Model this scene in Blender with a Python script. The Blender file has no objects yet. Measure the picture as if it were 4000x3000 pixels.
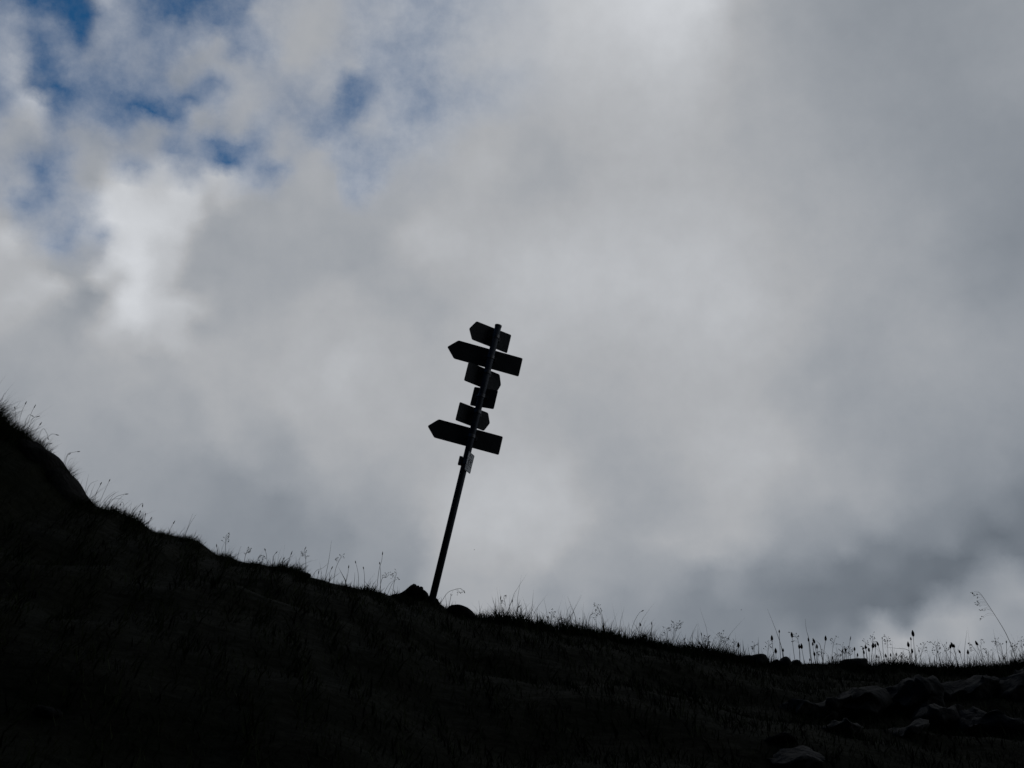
import bpy, math, random
import numpy as np
from mathutils import Vector, noise

random.seed(7)
rng = np.random.default_rng(7)
S = bpy.context.scene
COL = S.collection
R = math.radians

# ------------------------------------------------------------------ camera
PITCH = R(22.0)
FPX = 4444.0                      # focal length for a frame 4000 units wide
cam_d = bpy.data.cameras.new("camera")
cam = bpy.data.objects.new("camera", cam_d)
COL.objects.link(cam)
cam.location = (0, 0, 0)
cam.rotation_euler = (math.pi / 2 + PITCH, 0, 0)
cam_d.sensor_width = 36.0
cam_d.lens = 36.0 * FPX / 4000.0
cam_d.clip_start = 0.05
cam_d.clip_end = 20000
S.camera = cam

# ------------------------------------------------------------------ exposure
S.view_settings.view_transform = 'Standard'
S.view_settings.look = 'None'
S.view_settings.exposure = -2.5
S.view_settings.gamma = 1.0
S.render.resolution_x, S.render.resolution_y = 1024, 768
S.cycles.max_bounces = 4
S.cycles.diffuse_bounces = 2

# ------------------------------------------------------------------ sun
SUN_EL, SUN_AZ = R(41.0), R(8.0)          # ahead of the camera, behind the cloud
sd = bpy.data.lights.new("sun", 'SUN')
sd.energy = 0.5
sd.angle = R(14)
sd.color = (1.0, 0.95, 0.88)
sun = bpy.data.objects.new("sun", sd)
COL.objects.link(sun)
sun_dir = Vector((math.sin(SUN_AZ) * math.cos(SUN_EL), math.cos(SUN_AZ) * math.cos(SUN_EL), math.sin(SUN_EL)))
sun.rotation_euler = sun_dir.to_track_quat('Z', 'Y').to_euler()
sun.location = sun_dir * 50

# ------------------------------------------------------------------ sky
def ray(px, py):
    u = (px - 2000) / FPX
    v = (1500 - py) / FPX
    return Vector((u, math.cos(PITCH) - v * math.sin(PITCH), math.sin(PITCH) + v * math.cos(PITCH)))

def at(px, py, Y):
    d = ray(px, py)
    return d * (Y / d.y)

# Cloud layer control points: position, brightness (display 0-255), cover (0 open blue sky .. 1 thick cloud)
CL = [
 (0,-150,120,0.55),(300,-80,95,0.1),(0,1200,168,1),(60,1400,158,1),(250,1350,160,1),(400,1450,163,1),(1100,1000,158,1),(1000,850,158,1),(1150,800,160,1),(1210,150,166,1),
 (1250,700,164,1),(1850,250,170,1),(2000,100,184,1),(2250,50,194,1),(2500,20,203,1),(2650,-20,212,1),(2650,90,200,1),(2400,200,186,1),(2750,150,186,1),(1750,560,162,0.98),
 (1900,570,172,1),(1900,650,170,1),(2130,620,158,1),(2050,700,160,1),(2300,350,178,1),(2300,600,172,1),(2500,450,176,1),(2600,700,174,1),(1600,720,158,1),(1500,850,160,1),
 (1450,950,156,1),(1300,900,160,1),(1700,960,176,1),(1600,1020,168,1),(1800,830,168,1),(2000,900,170,1),(2050,960,184,1),(2000,800,164,1),(2500,950,178,1),(2800,950,182,1),
 (2350,1050,186,1),(3000,0,158,1),(2900,150,160,1),(3200,60,146,1),(3450,40,139,1),(3600,0,139,1),(3900,0,146,1),(4000,100,150,1),(3750,150,140,1),(3500,150,146,1),
 (3850,230,146,1),(3980,320,152,1),(3000,350,162,1),(3300,300,150,1),(3600,380,139,1),(3400,500,150,1),(3100,560,160,1),(3700,500,141,1),(3950,420,142,1),(3900,560,139,1),
 (2900,600,164,1),(2850,800,172,1),(3200,800,161,1),(3500,800,152,1),(3800,820,147,1),(3990,860,127,1),(3950,700,138,1),(3150,950,166,1),(3500,970,162,1),(1000,1350,166,1),
 (1300,1250,170,1),(1200,1400,172,1),(1600,1200,160,1),(1500,1350,174,1),(1700,1100,162,1),(1350,1450,180,1),(1050,1500,172,1),(1450,1550,172,1),(900,1600,168,1),(600,1600,160,1),
 (300,1550,158,1),(0,1500,150,1),(150,1650,156,1),(400,1800,152,1),(1500,2250,138,1),(1800,1200,164,1),(1650,1500,170,1),(1800,1750,166,1),(1800,1900,182,1),(1900,2000,190,1),
 (2050,1870,188,1),(2150,1950,186,1),(2100,2100,178,1),(1850,2100,176,1),(1800,2250,164,1),(2000,2300,164,1),(2100,1100,188,1),(2050,1250,184,1),(2250,1400,170,1),(2400,1500,166,1),
 (2150,1600,166,1),(2050,1550,168,1),(2350,1700,160,1),(2600,1700,168,1),(2450,1900,158,1),(2300,1850,160,1),(2600,1960,152,1),(2500,1150,186,1),(2800,1150,190,1),(2950,1250,186,1),
 (2700,1350,180,1),(2600,1500,172,1),(2850,1500,170,1),(2950,1800,180,1),(3000,1700,172,1),(3200,1850,168,1),(2900,2050,170,1),(2650,2100,168,1),(3000,1050,172,1),(3200,1150,164,1),
 (3100,1300,168,1),(3350,1300,152,1),(3300,1500,150,1),(3150,1500,156,1),(3400,1700,148,1),(3600,1200,158,1),(3600,1350,162,1),(3850,1050,136,1),(3950,1100,136,1),(3750,1250,150,1),
 (3980,1250,150,1),(3800,1450,156,1),(3700,1550,152,1),(3950,1500,148,1),(3900,1700,146,1),(3600,1800,148,1),(3400,1950,160,1),(3800,1900,132,1),(3980,1800,126,1),(3990,2100,112,1),
 (2900,2200,146,1),(2600,2250,150,1),(2300,2250,158,1),(2150,2400,146,1),(2400,2400,138,1),(2700,2350,126,1),(3200,2300,112,1),(3980,2420,144,1),(3700,2550,148,1),(3300,2600,140,1),
 (2800,2600,128,1),(2400,2550,136,1),(1600,960,182,1),(1720,985,186,1),(1560,1040,160,1),(1930,560,164,1),(1905,610,176,1),(3000,2200,132,1),(3300,2120,140,1),(4300,500,135,1),
 (4300,1200,140,1),(4300,2000,118,1),(4300,2500,130,1),(-300,500,140,0.8),(-300,1000,170,0.95),(-300,1600,150,1),(-300,0,120,0.4),(600,-300,110,0.4),(1500,-300,160,1),(2600,-350,214,1),
 (3400,-300,150,1),(4200,-300,146,1),(0,2000,140,1),(800,2500,130,1),(1800,2600,150,1),(3000,2900,125,1),(239,11,134,0),(326,49,101,0.03),(315,103,140,0.03),(130,16,194,0.08),
 (233,49,170,0.05),(184,54,197,0.28),(271,71,191,0.2),(54,43,197,0.43),(16,16,197,0.28),(407,16,197,0.6),(380,81,197,0.4),(461,109,194,0.48),(526,22,197,0.4),(651,16,188,0.12),
 (722,54,179,0.08),(705,16,191,0.1),(586,71,191,0.15),(597,114,194,0.23),(689,81,194,0.12),(846,54,197,0.18),(922,11,197,0.18),(895,114,197,0.28),(760,114,197,0.33),(966,114,197,0.4),
 (1031,54,179,0.73),(184,174,197,0.05),(163,152,182,0.1),(271,152,197,0.12),(309,184,194,0.18),(233,146,197,0.28),(119,190,194,0.33),(233,217,188,0.33),(130,228,197,0.2),(125,288,134,0),
 (130,326,182,0.03),(174,282,191,0.05),(206,326,194,0.05),(190,358,161,0.05),(233,396,176,0.08),(271,369,191,0.15),(255,434,197,0.2),(298,391,197,0.23),(347,347,194,0.33),(65,217,197,0.68),
 (81,326,197,0.7),(141,353,194,0.78),(163,391,197,0.73),(136,423,197,0.75),(87,380,197,0.65),(38,407,197,0.38),(11,423,197,0.35),(27,271,197,0.45),(380,244,185,0.4),(461,239,194,0.3),
 (353,179,188,0.53),(543,260,185,0.43),(461,326,197,0.25),(380,342,194,0.25),(543,353,194,0.23),(515,407,197,0.15),(553,434,197,0.08),(597,396,191,0.15),(575,467,197,0.08),(640,461,194,0.15),
 (678,423,194,0.18),(754,396,191,0.12),(705,450,197,0.28),(651,358,194,0.33),(825,336,197,0.33),(488,488,194,0.33),(705,298,155,0.7),(613,326,194,0.25),(814,217,161,0.85),(651,174,197,0.33),
 (846,532,191,0.12),(814,559,197,0.2),(895,613,197,0.18),(868,651,194,0.1),(911,570,197,0.28),(846,586,197,0.48),(966,591,197,0.25),(1020,602,194,0.18),(993,543,197,0.4),(1020,635,194,0.35),
 (1058,575,167,0.93),(814,640,197,0.35),(760,613,185,0.45),(678,597,197,0.33),(521,618,191,0.35),(543,543,152,0.95),(380,543,158,0.8),(233,532,185,0.4),(136,586,167,0.5),(109,543,161,0.88),
 (787,505,164,0.73),(922,488,164,0.85),(949,678,197,0.55),(54,488,164,0.88),(271,488,161,0.78),(597,515,155,0.85),(814,461,158,0.85),(922,380,173,0.8),(814,391,194,0.4),(336,239,179,0.43),
 (304,282,197,0.28),(326,461,182,0.43),(380,445,197,0.33),(179,671,197,0.2),(190,709,194,0.2),(157,633,194,0.28),(109,828,194,0.38),(136,741,197,0.38),(298,871,197,0.25),(293,958,194,0.2),
 (369,947,197,0.28),(217,947,197,0.43),(336,931,197,0.73),(347,844,191,0.62),(228,871,182,0.53),(233,671,194,0.48),(98,687,170,0.78),(326,784,188,0.58),(244,779,191,0.55),(1324,360,197,0.25),
 (1392,366,194,0.2),(1400,350,194,0.2),(1370,400,197,0.2),(1440,330,197,0.28),(1361,439,194,0.2),(1337,372,191,0.2),(1280,400,176,0.68),(1480,421,191,0.58),(1282,305,179,0.73),(1434,317,197,0.38),
 (1453,244,197,0.48),(1483,293,194,0.62),(1483,366,197,0.6),(1410,415,197,0.3),(1318,452,197,0.28),(1349,513,194,0.48),(1617,397,197,0.35),(1630,421,197,0.4),(1581,397,197,0.48),(1556,446,197,0.55),
 (1520,354,194,0.48),(1727,421,197,0.53),(1569,128,197,0.45),(1666,110,197,0.55),(1666,37,194,0.53),(1508,73,188,0.7),(1379,604,194,0.55),(1416,702,197,0.48),(1605,519,191,0.62),(1898,342,197,0.58),
 (1312,293,185,0.6),(1361,244,179,0.7),(1440,458,179,0.8),(1617,73,197,0.48),(1764,342,191,0.58),(434,763,203,1),(391,817,208,1),(488,709,204,1),(570,752,189,1),(624,719,189,1),
 (678,790,201,1),(749,779,199,1),(770,828,193,1),(803,817,150,1),(749,882,198,1),(787,904,151,1),(705,926,197,1),(743,947,151,1),(678,980,192,1),(732,1001,167,1),
 (515,898,208,1),(445,926,200,1),(412,871,211,1),(353,893,177,1),(543,1034,213,1),(461,1034,208,1),(401,1061,208,1),(369,1034,162,1),(380,1088,178,1),(445,1088,171,1),
 (472,1121,189,1),(412,1143,154,1),(515,1115,214,1),(461,1170,209,1),(423,1186,183,1),(499,1197,216,1),(543,1224,204,1),(515,1267,203,1),(488,1305,181,1),(597,1197,194,1),
 (678,1170,191,1),(749,1197,182,1),(651,1077,176,1),(722,1067,157,1),(624,1023,188,1),(684,1034,196,1),(732,1115,159,1),(624,1115,191,1),(787,1251,160,1),(678,1278,182,1),
 (597,1278,186,1),(407,1251,182,1),(374,1224,151,1),(326,1115,146,1),(244,1061,157,1),(353,1170,148,1),(271,1224,152,1),(33,936,191,1),(11,871,162,1),(71,980,181,1),
 (109,926,167,1),(54,1143,182,1),(190,1105,186,1),(239,1121,178,1),(136,1061,170,1),(54,1045,168,1),(81,1197,175,1),(109,1278,158,1),(543,1387,168,1),(586,1387,161,1),
 (488,1360,173,1),(787,1370,169,1),(835,714,191,1),(895,757,189,1),(846,757,170,1),(949,790,159,1),(543,817,205,1),(624,898,204,1),(326,709,159,1),(380,681,157,1),
 (304,991,154,1),(895,926,154,1),(841,1034,157,1),(922,1170,159,1),(2854,1854,177,1),(3126,1963,160,1),(3343,1854,158,1),(3614,1963,145,1),(3885,1827,148,1),(3939,1990,127,1),
 (3983,2017,110,1),(3831,2098,114,1),(3885,2126,105,1),(3614,2098,125,1),(3451,2153,120,1),(3343,2234,112,1),(3587,2234,106,1),(3722,2261,101,1),(3804,2207,104,1),(3994,2180,112,1),
 (3885,2201,130,1),(3928,2250,150,1),(3831,2261,136,1),(3966,2315,152,1),(3777,2299,133,1),(3668,2353,133,1),(3749,2397,160,1),(3755,2451,164,1),(3560,2359,102,1),(3532,2408,107,1),
 (3397,2343,105,1),(3484,2446,150,1),(3614,2451,157,1),(3505,2511,166,1),(3343,2451,112,1),(3288,2478,126,1),(3397,2505,154,1),(3180,2397,113,1),(3071,2315,119,1),(2963,2288,125,1),
 (2854,2288,140,1),(2854,2397,125,1),(3071,2505,131,1),(2909,2478,126,1),(3885,2478,148,1),(3939,2532,152,1),(3831,2397,152,1),(2963,2126,161,1),(3126,2126,146,1),(3234,2044,148,1),
 (2854,2126,168,1),(3451,2017,144,1),(3180,2207,128,1),(3722,2044,129,1),(542,1771,152,1),(904,1952,138,1),(1094,1798,148,1),(1000,1700,161,1),(1250,1700,168,1),(1130,2024,130,1),
 (1350,1850,163,1),(1450,2000,151,1),(750,1900,144,1),(1300,2100,135,1),(900,2080,132,1),(1500,1650,173,1),(1600,1900,166,1),(1250,1950,151,1),(700,1650,157,1),(1500,2150,148,1),
 (1200,1500,173,1),
]
def s2l(v):
    v = v / 255.0
    return v / 12.92 if v <= 0.04045 else ((v + 0.055) / 1.055) ** 2.4

AZ0, AZ1, NAZ = -31.0, 31.0, 94
EL0, EL1, NEL = 7.0, 43.5, 42
pts = []
for (x, y, v, c) in CL:
    d = ray(x, y).normalized()
    pts.append((math.degrees(math.atan2(d.x, d.y)), math.degrees(math.asin(d.z)), s2l(v), c))
pts = np.array(pts)
def sky_map(az, el):
    d2 = ((pts[:, 0] - az) * math.cos(R(el))) ** 2 + (pts[:, 1] - el) ** 2
    k = np.sort(d2)[2]
    smooth = 1 + 2.2 * min(1, max(0, (az + 9) / 6)) * min(1, max(0, (el - 14) / 3))
    w = np.exp(-d2 / (0.06 + 0.26 * k * smooth)) + 1e-9 / (d2 + .01) 
    w /= w.sum()
    V = float((w * pts[:, 2]).sum())
    return 0.578 * (V / 0.578) ** 0.88, float((w * pts[:, 3]).sum())

W = bpy.data.worlds.new("World")
S.world = W
W.use_nodes = True
nt = W.node_tree
nt.nodes.clear()
N = nt.nodes.new
L = nt.links.new
def setin(n, i, v):
    if hasattr(v, 'is_output') or isinstance(v, bpy.types.NodeSocket):
        L(v, n.inputs[i])
    elif v is not None:
        n.inputs[i].default_value = v
def M(op, a, b=None, c=None, clamp=False):
    n = N('ShaderNodeMath'); n.operation = op; n.use_clamp = clamp
    setin(n, 0, a); setin(n, 1, b); setin(n, 2, c)
    return n.outputs[0]
def VM(op, a, b=None):
    n = N('ShaderNodeVectorMath'); n.operation = op
    setin(n, 0, a); setin(n, 1, b)
    return n.outputs[0]
def NZ(vec, scale, detail, rough=0.55, col=False, dist=0.0):
    n = N('ShaderNodeTexNoise'); n.inputs['Scale'].default_value = scale
    n.inputs['Detail'].default_value = detail; n.inputs['Roughness'].default_value = rough
    n.inputs['Distortion'].default_value = dist
    L(vec, n.inputs['Vector'])
    return n.outputs['Color'] if col else n.outputs[0]
def MIXC(f, a, b):
    n = N('ShaderNodeMixRGB'); setin(n, 0, f); setin(n, 1, a); setin(n, 2, b)
    return n.outputs[0]

tc = N('ShaderNodeTexCoord')
dirv = VM('NORMALIZE', tc.outputs['Generated'])
# billows: push the lookup direction about with layered noise
w1 = VM('SUBTRACT', NZ(dirv, 9.0, 5, 0.62, True), (.5, .5, .5))
w2 = VM('SUBTRACT', NZ(dirv, 34.0, 6, 0.62, True), (.5, .5, .5))
def scaled(v, s):
    n = N('ShaderNodeVectorMath'); n.operation = 'SCALE'; L(v, n.inputs[0]); n.inputs['Scale'].default_value = s
    return n.outputs[0]
warped = VM('ADD', dirv, VM('ADD', scaled(w1, 0.004), scaled(w2, 0.020)))
sx = N('ShaderNodeSeparateXYZ'); L(warped, sx.inputs[0])
az = M('MULTIPLY', M('ARCTAN2', sx.outputs[0], sx.outputs[1]), 180 / math.pi)
el = M('MULTIPLY', M('ARCSINE', M('MINIMUM', sx.outputs[2], 0.9999)), 180 / math.pi)
fa = M('DIVIDE', M('SUBTRACT', az, AZ0), AZ1 - AZ0, clamp=True)
fe = M('MULTIPLY', M('SUBTRACT', el, EL0), (NEL - 1) / (EL1 - EL0))
GRID = np.array([[sky_map(AZ0 + (AZ1 - AZ0) * i / (NAZ - 1), EL0 + (EL1 - EL0) * j / (NEL - 1)) for i in range(NAZ)] for j in range(NEL)])
def soften(a):
    q = np.pad(a, ((1, 1), (1, 1), (0, 0)), 'edge')
    q = (q[:, :-2] + 4 * q[:, 1:-1] + q[:, 2:]) / 6
    return (q[:-2] + 6 * q[1:-1] + q[2:]) / 8
OUT = GRID.copy()
for _ in range(2): OUT = OUT + (GRID - soften(OUT)) * 0.8
GRID = np.clip(OUT, 0.0, 1.0)
def row_group(j):
    """one band of elevation: cloud brightness and cover along the azimuth"""
    gt = bpy.data.node_groups.new('cloud_band', 'ShaderNodeTree')
    gt.interface.new_socket('Azimuth', in_out='INPUT', socket_type='NodeSocketFloat')
    gt.interface.new_socket('Band', in_out='OUTPUT', socket_type='NodeSocketColor')
    gi = gt.nodes.new('NodeGroupInput'); go = gt.nodes.new('NodeGroupOutput')
    last = None
    for hf in range(3):
        m = gt.nodes.new('ShaderNodeMath'); m.operation = 'SUBTRACT'; m.use_clamp = True
        m3 = gt.nodes.new('ShaderNodeMath'); m3.operation = 'MULTIPLY'; m3.inputs[1].default_value = 3.0
        gt.links.new(gi.outputs[0], m3.inputs[0]); gt.links.new(m3.outputs[0], m.inputs[0]); m.inputs[1].default_value = float(hf)
        r = gt.nodes.new('ShaderNodeValToRGB'); r.color_ramp.interpolation = 'B_SPLINE'
        cr = r.color_ramp
        for i in range(32):
            st = cr.elements[i] if i < 2 else cr.elements.new(i / 31)
            st.position = i / 31
            V, C = GRID[j, i + 31 * hf]
            st.color = (V, C, 0, 1)
        gt.links.new(m.outputs[0], r.inputs[0])
        if last is None: last = r.outputs[0]
        else:
            p_ = gt.nodes.new('ShaderNodeMath'); p_.operation = 'MULTIPLY_ADD'; p_.use_clamp = True
            gt.links.new(gi.outputs[0], p_.inputs[0]); p_.inputs[1].default_value = 90.0; p_.inputs[2].default_value = 0.5 - 90.0 * hf / 3
            mx = gt.nodes.new('ShaderNodeMixRGB')
            gt.links.new(p_.outputs[0], mx.inputs[0]); gt.links.new(last, mx.inputs[1]); gt.links.new(r.outputs[0], mx.inputs[2])
            last = mx.outputs[0]
    gt.links.new(last, go.inputs[0])
    return gt
lut = None
for j in range(NEL):
    gn = N('ShaderNodeGroup'); gn.node_tree = row_group(j)
    L(fa, gn.inputs[0]); row = gn.outputs[0]
    lut = row if lut is None else MIXC(M('SUBTRACT', fe, float(j - 1), clamp=True), lut, row)
sp = N('ShaderNodeSeparateColor'); L(lut, sp.inputs[0])
val, cov = sp.outputs[0], sp.outputs[1]
# brightness of the cloud, with fine structure
n1 = M('SUBTRACT', NZ(dirv, 14.0, 8, 0.55), 0.5)
n2 = M('SUBTRACT', NZ(dirv, 48.0, 6, 0.6), 0.5)
mod = M('ADD', M('MULTIPLY', n1, 0.13), M('MULTIPLY', n2, 0.13))
val = M('MULTIPLY', val, M('ADD', mod, 1.0))
# ragged edges where the cloud thins out to blue
n3 = M('SUBTRACT', NZ(dirv, 26.0, 9, 0.66), 0.5)
open_ = M('SUBTRACT', 1.0, cov)
n4 = M('SUBTRACT', NZ(dirv, 75.0, 7, 0.62), 0.5)
nn = M('ADD', M('MULTIPLY', n3, 1.1), M('MULTIPLY', n4, 0.45))
cov2 = M('ADD', cov, M('MULTIPLY', nn, M('MINIMUM', M('MULTIPLY', open_, 1.4), 0.55)), clamp=True)
# darker cloud is bluer
tint = N('ShaderNodeMapRange'); L(val, tint.inputs[0])
tint.inputs[1].default_value = 0.09; tint.inputs[2].default_value = 0.42
tcol = MIXC(tint.outputs[0], (0.82, 0.985, 1.20, 1), (0.966, 0.996, 1.045, 1))
ccol = N('ShaderNodeMixRGB'); ccol.blend_type = 'MULTIPLY'; ccol.inputs[0].default_value = 1
L(tcol, ccol.inputs[1])
cb = N('ShaderNodeCombineColor')
for i in range(3): L(val, cb.inputs[i])
L(cb.outputs[0], ccol.inputs[2])
# Unseen sky away from the bright part ahead, dimmed to keep the slope dark
s0 = N('ShaderNodeSeparateXYZ'); L(dirv, s0.inputs[0])
ahead = VM('DOT_PRODUCT', dirv, (0.10, 0.86, 0.50))
dotn = nt.nodes[-1]
mr = N('ShaderNodeMapRange'); mr.interpolation_type = 'SMOOTHSTEP'
L(dotn.outputs['Value'], mr.inputs[0])
mr.inputs[1].default_value = 0.60; mr.inputs[2].default_value = 0.86
mr.inputs[3].default_value = 0.02; mr.inputs[4].default_value = 1.0
# bright patch added to the unseen sky at right, to light the plate
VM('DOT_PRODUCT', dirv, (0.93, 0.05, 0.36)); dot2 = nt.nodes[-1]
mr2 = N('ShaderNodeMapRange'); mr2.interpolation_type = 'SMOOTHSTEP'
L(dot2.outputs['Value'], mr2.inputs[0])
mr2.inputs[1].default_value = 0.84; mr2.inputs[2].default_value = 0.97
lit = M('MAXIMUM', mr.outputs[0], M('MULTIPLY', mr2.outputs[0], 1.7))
BG = 0.14
K = 2 ** 2.5 / BG                 # undoes the view exposure and the background strength
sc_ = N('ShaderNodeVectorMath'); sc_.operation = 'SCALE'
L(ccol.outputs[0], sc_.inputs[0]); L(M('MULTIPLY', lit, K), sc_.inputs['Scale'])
sky = N('ShaderNodeTexSky'); sky.sky_type = 'NISHITA'; sky.sun_disc = False
sky.sun_elevation = SUN_EL; sky.sun_rotation = SUN_AZ
sky.altitude = 2200; sky.ozone_density = 2.5; sky.dust_density = 0.2; sky.air_density = 1.0
blue = N('ShaderNodeMixRGB'); blue.blend_type = 'MULTIPLY'; blue.inputs[0].default_value = 1
L(sky.outputs[0], blue.inputs[1]); blue.inputs[2].default_value = (0.50, 1.50, 1.95, 1)
BLUE = blue
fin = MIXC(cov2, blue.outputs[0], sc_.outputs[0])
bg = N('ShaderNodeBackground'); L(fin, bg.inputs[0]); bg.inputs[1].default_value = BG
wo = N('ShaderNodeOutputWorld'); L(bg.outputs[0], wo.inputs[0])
W.cycles.sampling_method = 'MANUAL'
W.cycles.sample_map_resolution = 512

# ------------------------------------------------------------------ materials
def mat(name, base, rough=0.9, metal=0.0, var=None, scale=6.0, bump=0.0, spec=0.3, coat=0.0):
    m = bpy.data.materials.new(name); m.use_nodes = True
    t = m.node_tree; b = t.nodes['Principled BSDF']
    b.inputs['Roughness'].default_value = rough
    b.inputs['Metallic'].default_value = metal
    b.inputs['Specular IOR Level'].default_value = spec
    tcn = t.nodes.new('ShaderNodeTexCoord')
    nz = t.nodes.new('ShaderNodeTexNoise'); nz.inputs['Scale'].default_value = scale; nz.inputs['Detail'].default_value = 8
    t.links.new(tcn.outputs['Object'], nz.inputs['Vector'])
    cr = t.nodes.new('ShaderNodeValToRGB')
    cr.color_ramp.elements[0].position = 0.35; cr.color_ramp.elements[1].position = 0.68
    cr.color_ramp.elements[0].color = (*base, 1)
    cr.color_ramp.elements[1].color = (*(var or base), 1)
    t.links.new(nz.outputs[0], cr.inputs[0]); t.links.new(cr.outputs[0], b.inputs['Base Color'])
    if bump:
        n2 = t.nodes.new('ShaderNodeTexNoise'); n2.inputs['Scale'].default_value = scale * 4; n2.inputs['Detail'].default_value = 8
        t.links.new(tcn.outputs['Object'], n2.inputs['Vector'])
        bp = t.nodes.new('ShaderNodeBump'); bp.inputs['Strength'].default_value = bump; bp.inputs['Distance'].default_value = 0.03
        t.links.new(n2.outputs[0], bp.inputs['Height']); t.links.new(bp.outputs[0], b.inputs['Normal'])
    return m
MT = {
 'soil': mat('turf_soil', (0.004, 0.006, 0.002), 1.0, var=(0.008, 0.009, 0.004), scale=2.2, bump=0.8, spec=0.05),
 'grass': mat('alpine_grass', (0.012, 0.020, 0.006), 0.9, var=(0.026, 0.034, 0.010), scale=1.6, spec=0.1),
 'stalk': mat('dry_stalk', (0.05, 0.045, 0.028), 0.85, var=(0.09, 0.075, 0.045), scale=3, spec=0.1),
 'seed': mat('dark_seed_head', (0.018, 0.013, 0.011), 0.9, var=(0.035, 0.026, 0.02), scale=60, spec=0.1),
 'spike': mat('pale_spikelet', (0.06, 0.05, 0.04), 0.9, var=(0.10, 0.08, 0.06), scale=60, spec=0.1),
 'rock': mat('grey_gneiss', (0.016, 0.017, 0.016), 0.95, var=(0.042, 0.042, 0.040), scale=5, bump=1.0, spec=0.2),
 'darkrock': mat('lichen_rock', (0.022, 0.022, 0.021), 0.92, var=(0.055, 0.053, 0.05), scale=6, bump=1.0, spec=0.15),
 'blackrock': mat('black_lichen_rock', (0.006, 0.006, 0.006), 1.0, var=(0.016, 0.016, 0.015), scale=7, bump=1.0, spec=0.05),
 'pole': mat('galvanised_steel', (0.050, 0.058, 0.072), 0.6, 0.25, var=(0.058, 0.067, 0.082), scale=9, bump=0.05),
 'board': mat('grey_board_back', (0.055, 0.057, 0.058), 0.5, 0.2, var=(0.085, 0.087, 0.088), scale=11, bump=0.08),
 'clamp': mat('zinc_clamp', (0.14, 0.14, 0.145), 0.5, 0.7, var=(0.2, 0.2, 0.205), scale=30, bump=0.1),
 'white': mat('white_enamel', (0.70, 0.71, 0.72), 0.35, 0.0, var=(0.86, 0.86, 0.87), scale=12, spec=0.6),
 'ink': mat('black_lettering', (0.02, 0.02, 0.02), 0.5, scale=12),
}

# ------------------------------------------------------------------ mesh helpers
def mesh_obj(name, verts, faces, m, parent=None, smooth=False, **props):
    me = bpy.data.meshes.new(name)
    me.from_pydata([tuple(v) for v in verts], [], faces)
    me.materials.append(MT[m])
    if smooth:
        me.polygons.foreach_set('use_smooth', [True] * len(me.polygons))
    me.update()
    o = bpy.data.objects.new(name, me); COL.objects.link(o)
    if parent is not None: o.parent = parent
    for k, v in props.items(): o[k] = v
    return o
def empty(name, loc, **props):
    o = bpy.data.objects.new(name, None); COL.objects.link(o); o.location = loc
    o.empty_display_size = 0.05
    for k, v in props.items(): o[k] = v
    return o
def tube(V, F, path, r0, r1, n=5, cap=True):
    """tapered tube through path, appended to V, F"""
    path = [Vector(p) for p in path]
    start = len(V); m = len(path)
    for i, p in enumerate(path):
        t = (path[min(i + 1, m - 1)] - path[max(i - 1, 0)]).normalized()
        a = t.cross(Vector((0.13, 1, 0.07))).normalized(); b = t.cross(a)
        r = r0 + (r1 - r0) * i / (m - 1)
        for k in range(n):
            q = 2 * math.pi * k / n
            V.append(p + a * (r * math.cos(q)) + b * (r * math.sin(q)))
    for i in range(m - 1):
        for k in range(n):
            A = start + i * n + k; B = start + i * n + (k + 1) % n
            F.append((A, B, B + n, A + n))
    if cap:
        F.append(tuple(start + k for k in range(n))[::-1]); F.append(tuple(start + (m - 1) * n + k for k in range(n)))
def spindle(V, F, p, d, length, width, n=6, rings=5, rough=0.0, skew=0.42):
    """egg-shaped body starting at p along d"""
    d = Vector(d).normalized(); a = d.cross(Vector((0.2, 1, 0.1))).normalized(); b = d.cross(a)
    start = len(V)
    for i in range(rings):
        t = i / (rings - 1)
        s = math.sin(math.pi * (t ** (math.log(.5) / math.log(skew)))) ** 0.75 if 0 < t < 1 else 0.12
        for k in range(n):
            q = 2 * math.pi * k / n + i * .4
            rr = width / 2 * s * (1 + rough * random.uniform(-1, 1))
            V.append(Vector(p) + d * (length * t) + a * (rr * math.cos(q)) + b * (rr * math.sin(q)))
    for i in range(rings - 1):
        for k in range(n):
            A = start + i * n + k; B = start + i * n + (k + 1) % n
            F.append((A, B, B + n, A + n))
    F.append(tuple(start + k for k in range(n))[::-1]); F.append(tuple(start + (rings - 1) * n + k for k in range(n)))
def curve_pts(ctrl, n=10):
    """Catmull-Rom through control points"""
    c = [Vector(p) for p in ctrl]
    if len(c) == 2: return [c[0].lerp(c[1], i / 3) for i in range(4)]
    c = [c[0] * 2 - c[1]] + c + [c[-1] * 2 - c[-2]]
    out = []
    for i in range(1, len(c) - 2):
        for k in range(n):
            t = k / n; p0, p1, p2, p3 = c[i - 1], c[i], c[i + 1], c[i + 2]
            out.append(.5 * ((2 * p1) + (p2 - p0) * t + (2 * p0 - 5 * p1 + 4 * p2 - p3) * t * t + (3 * p1 - p0 - 3 * p2 + p3) * t ** 3))
    out.append(c[-2])
    return out

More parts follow.
